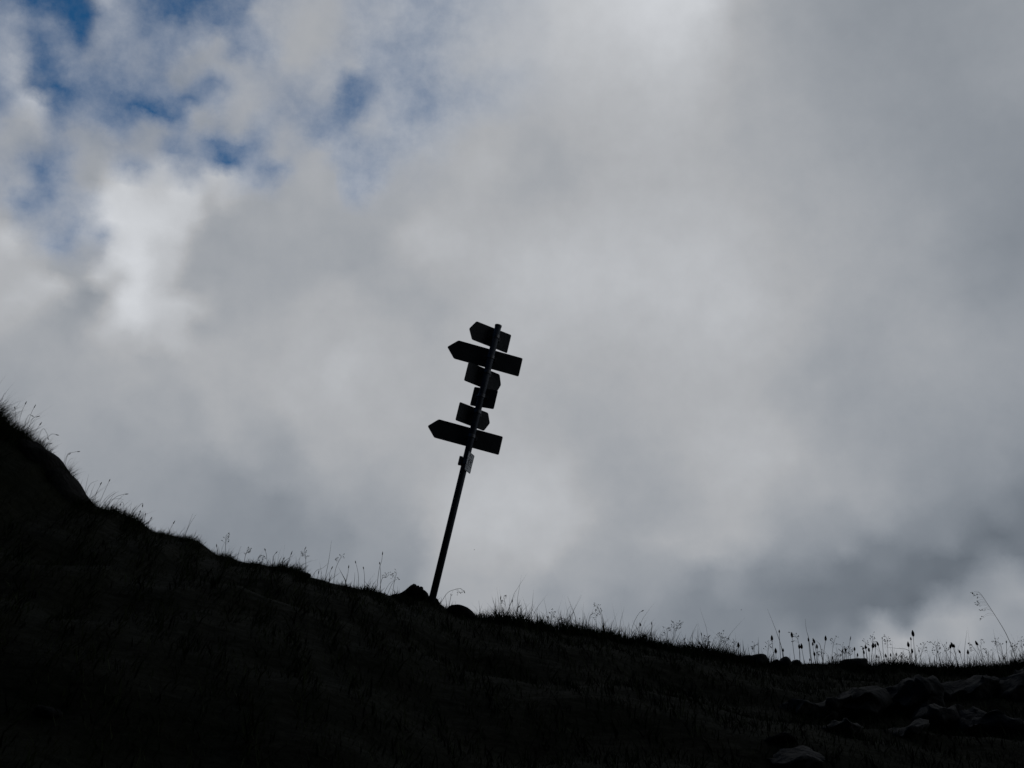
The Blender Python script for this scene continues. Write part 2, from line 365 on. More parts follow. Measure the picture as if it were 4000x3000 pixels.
# ------------------------------------------------------------------ hillside
SKY = [(-900,900),(-500,1250),(-200,1500),(0,1626),(36,1656),(72,1682),(108,1703),(145,1732),(166,1748),(181,1762),(195,1780),(217,1790),(231,1798),(240,1811),(246,1828),
 (252,1850),(262,1862),(278,1868),(292,1880),(306,1900),(320,1924),(331,1943),(342,1955),(361,1968),(398,1983),(434,1995),(470,2004),(499,2015),(524,2033),(553,2048),(578,2059),
 (591,2071),(615,2079),(651,2086),(687,2095),(700,2096),(736,2106),(772,2112),(783,2123),(805,2134),(819,2148),(845,2166),(874,2172),(899,2177),(931,2190),(968,2197),(1007,2201),
 (1044,2209),(1080,2218),(1123,2222),(1156,2226),(1181,2240),(1213,2254),(1257,2266),(1293,2275),(1329,2284),(1369,2293),(1416,2302),(1460,2309),(1496,2315),(1526,2328),(1560,2334),
 (1620,2342),(1680,2350),(1716,2362),(1737,2375),(1790,2392),(1865,2408),(1911,2415),(1952,2421),(1992,2424),(2020,2430),(2047,2438),(2081,2442),(2126,2448),(2171,2459),(2207,2464),
 (2262,2466),(2298,2473),(2334,2478),(2375,2487),(2420,2498),(2465,2501),(2510,2506),(2555,2515),(2601,2521),(2646,2528),(2691,2535),(2736,2540),(2781,2549),(2827,2556),(2872,2564),
 (2905,2574),(2964,2586),(3023,2592),(3111,2592),(3199,2592),(3258,2592),(3288,2598),(3388,2601),(3464,2595),(3523,2598),(3582,2604),(3670,2609),(3758,2609),(3846,2608),(3905,2606),
 (3952,2600),(4000,2588),(4200,2560),(4600,2500),(5200,2450)]
def depth(px):
    return float(np.interp(px, [-900, 0, 1690, 4000, 5200], [6.9, 7.7, 8.6, 10.0, 10.8]))
cp = np.array([tuple(at(x, y, depth(x))) for x, y in SKY])
CX, CY, CZ = cp[:, 0], cp[:, 1], cp[:, 2]
assert np.all(np.diff(CX) > 0)
def crest(x):
    return np.interp(x, CX, CY), np.interp(x, CX, CZ)
_fx = rng.uniform(-1, 1, (26, 2)) ; _fp = rng.uniform(0, 6.28, 26)
_fr = np.geomspace(1.0, 14.0, 26)
def lumps(x, y):
    s = 0
    for k in range(26):
        n = _fx[k] / np.linalg.norm(_fx[k]) * _fr[k]
        s = s + np.sin(x * n[0] + y * n[1] + _fp[k]) * (0.05 / _fr[k] ** 0.85)
    return s
def height(x, y):
    x = np.asarray(x, float); y = np.asarray(y, float)
    yc, zc = crest(x)
    t = y / yc
    zb = -1.6 - 0.10 * np.clip(x, -8, 8) * (np.abs(x) < 1e9)
    tt = np.clip(t, 0, 1)
    front = zb + (zc - zb) * (tt + 0.05 * np.sin(np.pi * tt))
    behind = zb + np.clip(y, -40, 0) * 0.33
    over = np.clip(y - yc, 0, None)
    far = zc - 0.30 * over * over / (over + 0.5)
    z = np.where(y < 0, behind, np.where(y < yc, front, far))
    z = np.maximum(z, -40 - 0 * z)
    edge = np.clip(np.abs(y - yc) / 1.6, 0, 1) ** 1.2
    z = z + lumps(x, y) * edge * 0.8
    return z
def grid_axis(a, b, step, far):
    core = np.arange(a, b + 1e-9, step)
    g = []; v = step; s = 0
    while s < far: v *= 1.35; s += v; g.append(s)
    g = np.array(g)
    return np.concatenate([(a - g)[::-1], core, b + g])
gx = grid_axis(-6.0, 6.4, 0.035, 900)
gy = grid_axis(2.0, 11.5, 0.06, 900)
X, Y = np.meshgrid(gx, gy)
Z = height(X, Y)
nx, ny = len(gx), len(gy)
verts = np.stack([X, Y, Z], -1).reshape(-1, 3)
idx = np.arange(nx * ny).reshape(ny, nx)
quads = np.stack([idx[:-1, :-1], idx[:-1, 1:], idx[1:, 1:], idx[1:, :-1]], -1).reshape(-1, 4)
def np_mesh(name, verts, loops, sizes, m, smooth):
    me = bpy.data.meshes.new(name)
    me.vertices.add(len(verts)); me.vertices.foreach_set('co', verts.astype(np.float32).ravel())
    me.loops.add(len(loops)); me.loops.foreach_set('vertex_index', loops.astype(np.int32))
    me.polygons.add(len(sizes))
    starts = np.concatenate([[0], np.cumsum(sizes)[:-1]])
    me.polygons.foreach_set('loop_start', starts.astype(np.int32))
    if smooth: me.polygons.foreach_set('use_smooth', np.ones(len(sizes), bool))
    me.materials.append(MT[m]); me.update(calc_edges=True); me.validate()
    o = bpy.data.objects.new(name, me); COL.objects.link(o)
    return o
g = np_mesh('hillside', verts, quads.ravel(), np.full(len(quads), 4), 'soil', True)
g['kind'] = 'structure'
g['label'] = 'dark grassy mountain slope falling from left to right'

def ground_hit(px, py):
    """where the sight line to a point of the slope meets it"""
    d = ray(px, py); d = d / d.y
    for k in range(900):
        yy = 3 + k * 0.01
        if height(d.x * yy, yy) > d.z * yy: return d * yy
    return d * depth(px)

# ------------------------------------------------------------------ grass (nobody could count it)
# length of the blades along the crest, by frame column
GX = [-400, 0, 150, 175, 190, 242, 250, 272, 282, 335, 350, 470, 600, 800, 900, 1100, 1150, 1230, 1500, 1700, 1860, 1950, 2300, 2600, 2900, 2990, 3120, 3400, 3700, 4000, 4600]
GL = [.080, .080, .072, .03, .0, .0, .07, .05, .0, .0, .06, .05, .035, .035, .03, .04, .055, .025, .035, .03, .035, .075, .075, .06, .06, .045, .025, .045, .05, .06, .06]
def px_of_x(x):
    return np.interp(x, CX, [s[0] for s in SKY])
def blades(n, ylo, yhi, scale, wide, xlo=-4.6, xhi=5.6):
    x = rng.uniform(xlo, xhi, n)
    yc, zc = crest(x)
    y = yc + rng.uniform(ylo, yhi, n)
    p = px_of_x(x)
    ln = np.interp(p, GX, GL) * scale if yhi > -0.3 else np.full(n, 0.042 * scale)
    clump = 0.5 + 0.5 * np.sin(x * 9.3 + 1.7 * np.sin(x * 4.1)) * np.sin(x * 23.0 + y * 7 + 2.0)
    ln = ln * (0.35 + 0.9 * clump) * rng.lognormal(0, 0.42, n)
    keep = ln > 0.006
    x, y, p, ln = x[keep], y[keep], p[keep], ln[keep]
    n = len(x)
    z = height(x, y) - 0.008
    leanx = np.interp(p, [0, 400, 1200, 1900, 4000], [0.75, 0.5, 0.25, 0.0, -0.02]) + rng.normal(0, 0.38, n)
    leany = rng.normal(-0.1, 0.35, n)
    dirv = np.stack([leanx, leany, np.ones(n)], -1); dirv /= np.linalg.norm(dirv, axis=1)[:, None]
    bend = np.stack([leanx * 0.5 + rng.normal(0, .25, n), rng.normal(0, .25, n), -0.15 * np.ones(n)], -1)
    a = rng.uniform(0, np.pi, n)
    w = np.stack([np.cos(a), np.sin(a), np.zeros(n)], -1) * (wide * (0.6 + 0.8 * rng.random(n)) * np.clip(ln / 0.05, .5, 1.3) * np.interp(p, [250, 420], [.5, 1]))[:, None]
    o = np.stack([x, y, z], -1)
    L1 = ln[:, None]
    mid = o + dirv * L1 * 0.55 + bend * L1 * 0.10
    tip = o + dirv * L1 + bend * L1 * 0.45
    vs = np.stack([o - w, o + w, mid + w * 0.75, mid - w * 0.75, tip], 1).reshape(-1, 3)
    base = np.arange(n)[:, None] * 5
    lp = np.concatenate([base + [0, 1, 2, 3], base + [3, 2, 4]], 1)
    return vs, lp, n
parts = [blades(9000, -0.35, 0.14, 1.0, 0.0016, -4.6, -3.1), blades(52000, -0.35, 0.14, 1.0, 0.0018), blades(125000, -5.2, -0.35, 1.0, 0.0030, -6.4, 7.6), blades(14000, -0.35, 0.2, 1.0, 0.002, 5.6, 7.6), blades(2600, -0.25, 0.1, 1.9, 0.0012),
         blades(1500, -0.3, 0.12, 2.6, 0.0009, 2.6, 5.2), blades(500, -0.3, 0.1, 2.2, 0.0009, 0.2, 2.2)]
V_, L_, S_ = [], [], []
off = 0
for vs, lp, n in parts:
    V_.append(vs); L_.append((lp + off).ravel()); S_.append(np.tile([4, 3], n)); off += len(vs)
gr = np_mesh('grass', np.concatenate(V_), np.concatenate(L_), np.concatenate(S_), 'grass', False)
gr['kind'] = 'stuff'
gr['label'] = 'short wind-blown alpine grass covering the slope and fringing its crest'
gr['category'] = 'grass'

# ------------------------------------------------------------------ rocks
def rock(poly, dpt, D, label, m='rock', group=None, rough=0.02, chunky=0, seed=0):
    """a boulder whose outline from downhill is poly (frame units), D metres half-thick"""
    P3 = [at(x, y, dpt) for x, y in poly]
    # resample the outline
    pts2 = []
    for i in range(len(P3)):
        a, b = P3[i], P3[(i + 1) % len(P3)]
        k = max(1, int((b - a).length / 0.02))
        for j in range(k): pts2.append(a.lerp(b, j / k))
    n = len(pts2)
    c = sum(pts2, Vector()) / n
    V, F = [], []
    rings = 11 if not chunky else 21
    off = Vector((seed * 3.7, seed * 1.3, 0))
    for i in range(rings):
        ph = -math.pi / 2 + math.pi * (i + 0.5) / rings
        s = math.cos(ph) ** 0.55; dy = D * math.sin(ph)
        for p in pts2:
            q = c + (p - c) * s
            q.y = dpt + dy
            q += Vector((0, dy * 0.0, -0.0))
            q += (noise.noise_vector((q + off) * 5) * rough * 1.2 + noise.noise_vector((q + off) * 13) * rough * 0.8 + noise.noise_vector((q + off) * 34) * rough * (0.4 - 0.25 * chunky)) * (0.4 + 0.6 * (1 - s * s) + 1.2 * chunky)
            V.append(q)
    for i in range(rings - 1):
        for k in range(n):
            A = i * n + k; B = i * n + (k + 1) % n
            F.append((A, B, B + n, A + n))
    V.append(c + Vector((0, -D, 0))); V.append(c + Vector((0, D, 0)))
    for k in range(n):
        F.append((len(V) - 2, (k + 1) % n, k)); F.append((len(V) - 1, (rings - 1) * n + k, (rings - 1) * n + (k + 1) % n))
    base = Vector((c.x, dpt, min(v.z for v in V)))
    V = [v - base for v in V]
    props = dict(label=label, category='rock')
    if group: props['group'] = group
    o = mesh_obj('rock', V, F, m, smooth=True, **props)
    o.location = base
    return o
G1 = 'stones lying round the foot of the signpost'
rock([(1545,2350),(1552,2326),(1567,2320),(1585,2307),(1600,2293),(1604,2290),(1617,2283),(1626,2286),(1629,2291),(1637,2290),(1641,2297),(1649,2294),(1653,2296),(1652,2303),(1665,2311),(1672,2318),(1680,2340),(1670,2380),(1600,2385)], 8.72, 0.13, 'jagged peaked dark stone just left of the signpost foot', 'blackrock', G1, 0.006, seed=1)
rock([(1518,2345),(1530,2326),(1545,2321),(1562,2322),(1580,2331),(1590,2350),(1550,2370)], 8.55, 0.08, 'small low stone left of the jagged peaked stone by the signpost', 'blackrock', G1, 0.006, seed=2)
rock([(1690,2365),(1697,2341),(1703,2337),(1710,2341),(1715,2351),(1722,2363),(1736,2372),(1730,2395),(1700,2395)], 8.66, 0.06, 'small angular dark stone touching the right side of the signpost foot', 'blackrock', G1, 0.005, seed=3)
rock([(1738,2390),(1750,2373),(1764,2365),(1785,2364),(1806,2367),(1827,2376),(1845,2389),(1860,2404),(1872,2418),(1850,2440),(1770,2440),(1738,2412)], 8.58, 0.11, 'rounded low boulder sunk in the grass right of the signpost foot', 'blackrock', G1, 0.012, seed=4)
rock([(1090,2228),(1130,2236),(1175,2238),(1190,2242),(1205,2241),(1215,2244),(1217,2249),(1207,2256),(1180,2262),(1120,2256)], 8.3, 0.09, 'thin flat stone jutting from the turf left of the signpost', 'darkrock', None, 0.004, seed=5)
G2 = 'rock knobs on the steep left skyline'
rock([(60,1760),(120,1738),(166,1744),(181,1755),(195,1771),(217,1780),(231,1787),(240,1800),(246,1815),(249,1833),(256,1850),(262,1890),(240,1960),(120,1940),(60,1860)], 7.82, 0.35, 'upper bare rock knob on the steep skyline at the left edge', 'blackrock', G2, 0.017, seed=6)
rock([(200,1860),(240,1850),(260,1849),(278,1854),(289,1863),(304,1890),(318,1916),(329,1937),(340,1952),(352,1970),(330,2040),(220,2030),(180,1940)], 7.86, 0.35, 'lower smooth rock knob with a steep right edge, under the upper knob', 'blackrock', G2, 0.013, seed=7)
G3 = 'stones along the right part of the skyline'
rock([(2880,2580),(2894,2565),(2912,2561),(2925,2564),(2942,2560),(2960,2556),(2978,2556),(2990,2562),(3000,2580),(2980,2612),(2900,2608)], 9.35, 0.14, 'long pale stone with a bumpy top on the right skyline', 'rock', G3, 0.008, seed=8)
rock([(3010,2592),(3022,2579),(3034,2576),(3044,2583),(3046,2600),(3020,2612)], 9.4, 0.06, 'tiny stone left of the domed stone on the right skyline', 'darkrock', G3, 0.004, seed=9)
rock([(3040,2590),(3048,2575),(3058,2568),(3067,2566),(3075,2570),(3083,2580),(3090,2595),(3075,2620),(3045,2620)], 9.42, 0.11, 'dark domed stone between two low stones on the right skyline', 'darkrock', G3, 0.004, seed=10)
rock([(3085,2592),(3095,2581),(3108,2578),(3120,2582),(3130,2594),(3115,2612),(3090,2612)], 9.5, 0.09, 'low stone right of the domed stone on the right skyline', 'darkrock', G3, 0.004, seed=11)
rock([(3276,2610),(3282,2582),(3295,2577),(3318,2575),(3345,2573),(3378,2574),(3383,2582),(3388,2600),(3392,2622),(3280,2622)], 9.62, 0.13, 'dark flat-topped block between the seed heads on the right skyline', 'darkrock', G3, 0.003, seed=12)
G4 = 'rock slabs cropping out of the lower right slope'
def outcrop(poly, D, label, m='rock', rough=0.02, seed=0):
    cx = sum(p[0] for p in poly) / len(poly); cy = sum(p[1] for p in poly) / len(poly)
    h = ground_hit(cx, cy)
    rock(poly, h.y + D * 0.10, D, label, m, G4, rough, chunky=1, seed=seed)
outcrop([(2960,2815),(3005,2786),(3060,2768),(3130,2764),(3200,2747),(3260,2722),(3300,2713),(3370,2704),(3440,2703),(3465,2730),(3440,2790),(3380,2830),(3280,2850),(3150,2860),(3010,2850)], 0.26, 'long low outcrop rising to the right, leftmost of the lower right outcrops', 'rock', .030, 21)
outcrop([(3420,2790),(3440,2722),(3465,2692),(3520,2668),(3582,2657),(3630,2676),(3650,2720),(3660,2790),(3600,2860),(3500,2870),(3435,2845)], 0.26, 'blunt boulder with a slanting top at the right end of the long low outcrop', 'rock', .035, 22)
outcrop([(3590,2716),(3640,2700),(3720,2682),(3805,2650),(3850,2656),(3870,2700),(3850,2770),(3760,2800),(3680,2790),(3610,2765)], 0.3, 'broad tilted slab rising to the right below the skyline grass', 'rock', .030, 23)
outcrop([(3820,2700),(3850,2652),(3930,2640),(4010,2628),(4120,2640),(4150,2800),(4050,2840),(3930,2820),(3850,2790)], 0.34, 'large rounded boulder cut by the right edge of the frame', 'rock', .045, 24)
outcrop([(3560,2815),(3600,2790),(3650,2772),(3720,2772),(3760,2800),(3750,2850),(3660,2870),(3580,2855)], 0.2, 'small rounded stone under the broad tilted slab', 'darkrock', .030, 25)
outcrop([(3690,2830),(3740,2803),(3820,2793),(3900,2794),(3975,2815),(3985,2860),(3920,2910),(3780,2915),(3700,2880)], 0.26, 'low wide stone under the large rounded boulder near the right edge', 'darkrock', .035, 26)
outcrop([(3220,2860),(3260,2838),(3300,2826),(3345,2830),(3370,2850),(3350,2890),(3290,2905),(3230,2890)], 0.16, 'small stone in the grass below the middle of the long low outcrop', 'darkrock', .025, 27)
outcrop([(3420,2862),(3470,2842),(3540,2826),(3600,2826),(3600,2850),(3540,2890),(3440,2895)], 0.16, 'narrow stone in the grass below the blunt boulder', 'darkrock', .025, 28)
outcrop([(2985,2975),(3040,2955),(3090,2936),(3135,2923),(3180,2930),(3200,2960),(3150,3000),(3030,3005)], 0.18, 'pale pointed stone near the bottom edge, lowest of the right outcrops', 'darkrock', .022, 29)
outcrop([(2975,2888),(3030,2877),(3080,2871),(3112,2884),(3070,2902),(2990,2905)], 0.10, 'thin flat stone between the long low outcrop and the pale pointed stone', 'darkrock', .015, 30)
outcrop([(150,2768),(170,2755),(200,2757),(245,2772),(262,2790),(240,2806),(180,2795)], 0.07, 'lone pale stone on the dark slope at lower left', 'blackrock', .01, 31)
bpy.data.objects['rock'].name = 'rock'

# ------------------------------------------------------------------ signpost
base = Vector((-0.6084, 8.6, 1.6985)); top = Vector((-0.1130, 8.6, 4.0011))
ax = (top - base).normalized(); PLEN = (top - base).length
ex = Vector((ax.z, 0, -ax.x)); ey = Vector((0, 1, 0))
sp_ = empty('signpost', base, label='leaning grey metal signpost with six blank-backed direction boards on the crest', category='signpost')
V, F = [], []
PR = 0.0275
tube(V, F, [ax * -0.25, ax * 0.8, ax * 1.6, ax * (PLEN - .012)], PR, PR, 28)
mesh_obj('pole', V, F, 'pole', sp_, True)
V, F = [], []
tube(V, F, [ax * (PLEN - .0119), ax * PLEN], PR + .0022, PR + .0022, 28)
tube(V, F, [ax * (PLEN + .0001), ax * (PLEN + .004)], PR + .001, PR - .010, 28)
mesh_obj('pole_cap', V, F, 'clamp', sp_)

def rounded(poly, r=0.012, k=4):
    out = []
    n = len(poly)
    for i in range(n):
        p0, p, p1 = Vector(poly[i - 1]), Vector(poly[i]), Vector(poly[(i + 1) % n])
        a = p + (p0 - p).normalized() * r; b = p + (p1 - p).normalized() * r
        for j in range(k + 1):
            t = j / k
            out.append(a * (1 - t) ** 2 + p * 2 * t * (1 - t) + b * t * t)
    return out
def frame_of(psi):
    w = ex * math.cos(psi) + ey * math.sin(psi)
    n = w.cross(ax)
    if n.y < 0: n = -n
    return w, n.normalized()
def plate(V, F, poly, w, n, o, th):
    s = len(V); k = len(poly)
    for d in (0, th):
        for p in poly: V.append(o + w * p[0] + ax * p[1] + n * d)
    F.append(tuple(range(s, s + k))[::-1]); F.append(tuple(range(s + k, s + 2 * k)))
    for i in range(k):
        j = (i + 1) % k
        F.append((s + i, s + j, s + k + j, s + k + i))
def box(V, F, c, a, b, cdir, ha, hb, hc):
    s = len(V)
    for i in (-1, 1):
        for j in (-1, 1):
            for k in (-1, 1): V.append(c + a * (i * ha) + b * (j * hb) + cdir * (k * hc))
    for f in ((0, 1, 3, 2), (4, 6, 7, 5), (0, 4, 5, 1), (2, 3, 7, 6), (0, 2, 6, 4), (1, 5, 7, 3)): F.append(tuple(s + q for q in f))
boards = [
 ([(-.182,2.335),(.145,2.335),(.145,2.164),(-.182,2.164),(-.229,2.248)], 25.5, 'short direction board pointing left at the top'),
 ([(-.289,2.144),(.266,2.144),(.266,1.976),(-.289,1.976),(-.366,2.061)], 11.5, 'long direction board pointing left, second from the top'),
 ([(-.165,1.964),(.130,1.964),(.164,1.880),(.137,1.795),(-.165,1.795)], 29.0, 'short direction board pointing right under the upper long board'),
 ([(-.083,1.794),(.117,1.794),(.117,1.628),(-.083,1.628)], -6.0, 'small square-ended board between the two short right-pointing boards'),
 ([(-.154,1.609),(.108,1.609),(.144,1.529),(.108,1.449),(-.154,1.449)], 28.0, 'short direction board pointing right above the lower long board'),
 ([(-.286,1.435),(.252,1.435),(.252,1.275),(-.286,1.275),(-.360,1.355)], 11.5, 'long direction board pointing left, lowest of the six'),
]
for poly, psi, lab in boards:
    w, n = frame_of(R(psi))
    V, F = [], []
    o = n * (PR + 0.010)
    cc = (sum(p[0] for p in poly) / len(poly), sum(p[1] for p in poly) / len(poly))
    plate(V, F, rounded(poly), w, n, o, 0.003)
    # folded rim round the back of the board
    rp = rounded(poly); ins = [Vector((p[0] + (cc[0] - p[0]) * 0.0, p[1])) for p in rp]
    nm = 'square_board' if len(poly) == 4 else 'arrow_board'
    b = mesh_obj(nm, V, F, 'board', sp_); b['label'] = lab
    # rail behind the board and clamp round the pole
    zc_ = (poly[0][1] + poly[2][1]) / 2
    V, F = [], []
    box(V, F, ax * zc_ + n * (PR + 0.0055), w, ax, n, 0.055, 0.018, 0.0042)
    for sgn in (-1, 1):
        V2 = ax * zc_ + w * (sgn * 0.041) + n * (PR + 0.001)
        tube(V, F, [V2, V2 - n * 0.016], 0.006, 0.006, 6)
    path = [ax * zc_ + (w * math.cos(q) - n * math.sin(q)) * (PR + 0.0022) for q in np.linspace(0, math.pi, 14)]
    for i in range(13):
        a, c2 = path[i], path[i + 1]
        s = len(V)
        out1 = (a - ax * zc_).normalized() * 0.002; out2 = (c2 - ax * zc_).normalized() * 0.002
        hgt = ax * 0.014
        V += [a - hgt, c2 - hgt, c2 + hgt, a + hgt, a - hgt + out1, c2 - hgt + out2, c2 + hgt + out2, a + hgt + out1]
        F += [(s + 4, s + 5, s + 6, s + 7), (s, s + 1, s + 5, s + 4), (s + 3, s + 7, s + 6, s + 2)]
    mesh_obj('clamp', V, F, 'clamp', b)
# small printed plate turned almost edge-on, with three rows of lettering
psi = R(66); w, n = frame_of(psi)
if n.x < 0: pass
o = -n * (PR + 0.007)
ip = [(-.043, 1.212), (.060, 1.212), (.056, 1.056), (-.044, 1.056)]
V, F = [], []
plate(V, F, rounded(ip, .008), w, n, o, 0.003)
pl = mesh_obj('info_plate', V, F, 'white', sp_); pl['label'] = 'small white plate with three lettered rows, seen almost edge-on'
V, F = [], []
fo = o - n * 0.0012
def bar(x0, x1, y0, y1):
    s = len(V)
    for d in (0, 0.0006):
        for p in ((x0, y0), (x1, y0), (x1, y1), (x0, y1)): V.append(fo + w * p[0] + ax * p[1] + n * d)
    F.extend([(s, s+1, s+2, s+3), (s+4, s+7, s+6, s+5), (s, s+4, s+5, s+1), (s+1, s+5, s+6, s+2), (s+2, s+6, s+7, s+3), (s+3, s+7, s+4, s)])
for yy in (1.161, 1.106): bar(-.040, .054, yy - .0014, yy + .0014)
bar(-.0415, -.0395, 1.060, 1.208); bar(.0535, .0555, 1.062, 1.206); bar(-.037, .051, 1.060, 1.062); bar(-.037, .051, 1.206, 1.208)
mesh_obj('border', V, F, 'ink', pl)
# lettering strokes: (x, y) segments inside a unit cell
V, F = [], []
def glyph(cx, cy, h, wd, strokes, t=0.0046):
    for (xa, ya, xb, yb) in strokes:
        a = Vector((cx + (xa - .5) * wd, cy + (ya - .5) * h)); b = Vector((cx + (xb - .5) * wd, cy + (yb - .5) * h))
        d = (b - a).normalized(); q = Vector((-d.y, d.x)) * t / 2
        s = len(V)
        for dd in (0, 0.0006):
            for p in (a - q, b - q, b + q, a + q): V.append(fo + w * p.x + ax * p.y + n * dd)
        F.extend([(s, s+1, s+2, s+3), (s+4, s+7, s+6, s+5), (s, s+4, s+5, s+1), (s+1, s+5, s+6, s+2), (s+2, s+6, s+7, s+3), (s+3, s+7, s+4, s)])
E_ = [(0, 0, 0, 1), (0, 0, 1, 0), (0, .5, .8, .5), (0, 1, 1, 1)]
Y_ = [(.5, 0, .5, .5), (.5, .5, 0, 1), (.5, .5, 1, 1)]
T_ = [(.5, 0, .5, 1), (0, 1, 1, 1)]
I_ = [(.5, 0, .5, 1)]
for rowk in range(3):
    V, F = [], []
    if rowk == 0: glyph(-.006, 1.185, .020, .013, E_); glyph(.016, 1.183, .018, .010, I_)
    if rowk == 1:
        for i, gsh in enumerate((E_, Y_)): glyph(-.004 + i * .028, 1.134, .032, .019, gsh, .007)
    if rowk == 2: glyph(-.020, 1.083, .022, .013, T_); glyph(-.002, 1.082, .014, .009, I_)
    mesh_obj('lettering', V, F, 'ink', pl)
# its bracket, gripping the pole and sticking out on the left
V, F = [], []
zc_ = 1.132
box(V, F, ax * zc_ - ex * 0.040 - ey * 0.012, ex, ax, ey, 0.0125, 0.034, 0.018)
for q0, q1 in ((-.034, -.027), (.027, .034)):
    pass
tube(V, F, [ax * (zc_ - .022), ax * (zc_ + .022)], PR + .003, PR + .003, 24)
box(V, F, ax * zc_ - n * (PR + 0.0035), w, ax, n, 0.026, 0.020, 0.0033)
tube(V, F, [ax * (zc_ + .012) - ex * .046 - ey * .030, ax * (zc_ + .012) - ex * .046 - ey * .040], .006, .006, 6)
mesh_obj('bracket', V, F, 'clamp', sp_)
#@@STALKS@@
# ------------------------------------------------------------------ countable flower stalks on the crest
def base_depth(px):
    return depth(px) - 0.02
STEM_W = 0.0036
def lean_word(b, t):
    dx = (t[0] - b[0]) / max(12, (b[1] - t[1]))
    return 'left-leaning' if dx < -0.16 else 'right-leaning' if dx > 0.16 else 'upright'
items = []     # kind, base, path above base, extra, specific label
def head(hx, hy, bx, by, ln, wd=None, lab=None, kind='head'):
    items.append((kind, (bx, by), [(hx, hy)], (ln, wd or ln * 0.42), lab))
def stalk(pts, kind='bare', size=1.0, lab=None):
    """pts from base to tip"""
    items.append((kind, pts[0], pts[1:], size, lab))
H = [(2731,2511,2734,2532,12),(2884,2519,2889,2560,18),(3015,2492,3024,2580,18),(3030,2542,3033,2580,18),(3044,2466,3049,2575,11),(3059,2539,3064,2572,12),(3093,2480,3107,2582,18),
 (3122,2525,3125,2586,16),(3131,2524,3142,2590,18),(3158,2498,3171,2590,13),(3179,2503,3192,2592,17),(3175,2515,3186,2592,13),(3191,2525,3194,2592,15),(3181,2554,3185,2592,15),
 (3225,2493,3214,2590,17),(3163,2577,3163,2592,9),(3252,2570,3253,2590,10),(3291,2541,3287,2590,10),(3303,2539,3290,2590,13),(3338,2535,3340,2582,13),(3350,2558,3353,2582,12),
 (3371,2533,3374,2582,11),(3374,2547,3376,2582,14),(3381,2527,3390,2596,14),(3394,2538,3397,2596,14),(3410,2521,3403,2598,19),(3419,2521,3420,2598,14),(3428,2514,3451,2596,15),
 (3425,2564,3429,2598,12),(3433,2567,3435,2598,9),(3446,2492,3456,2594,7),(3460,2561,3463,2592,13),(3479,2558,3476,2592,11),(3501,2556,3507,2594,11),(3520,2564,3519,2596,11),
 (3548,2517,3556,2600,18),(3558,2495,3563,2600,11),(3566,2474,3579,2600,21),(3563,2543,3562,2600,15),(3712,2525,3716,2604,14),(3719,2519,3744,2606,18),(3727,2523,3746,2606,13),
 (3748,2545,3767,2606,13),(3781,2547,3780,2606,16),(3814,2512,3843,2604,16),(3931,2507,3936,2600,9),(3985,2558,3990,2590,9),(2520,2483,2521,2505,12),(2527,2495,2528,2508,11),
 (2501,2439,2510,2503,12),(2770,2507,2774,2546,6),(2087,2406,2090,2442,5),(2265,2416,2266,2466,6),(2291,2431,2290,2472,5),(2328,2426,2334,2474,5),(2379,2452,2377,2486,5),
 (1762,2325,1752,2368,5),(548,1998,526,2028,8)]
SPEC = {(3566,2474): 'tallest dark oval seed head on the right skyline, above the brightest cloud',
        (3446,2492): 'tall stalk with a small round knob right of the flat-topped block',
        (548,1998): 'stalk with a small round knob on the left slope below the arching grasses',
        (3225,2493): 'tall stem with a narrow oval head left of the flat-topped block',
        (3044,2466): 'slim stem with a small head just right of the long leaning needle',
        (3093,2480): 'stem with a large dark head standing right of the domed stone'}
for (hx, hy, bx, by, ln) in H: head(hx, hy, bx, by, ln, lab=SPEC.get((hx, hy)))
head(2140, 2411, 2136, 2445, 9, 9, 'fuzzy round seed clock on a short stalk right of the signpost', 'clock')
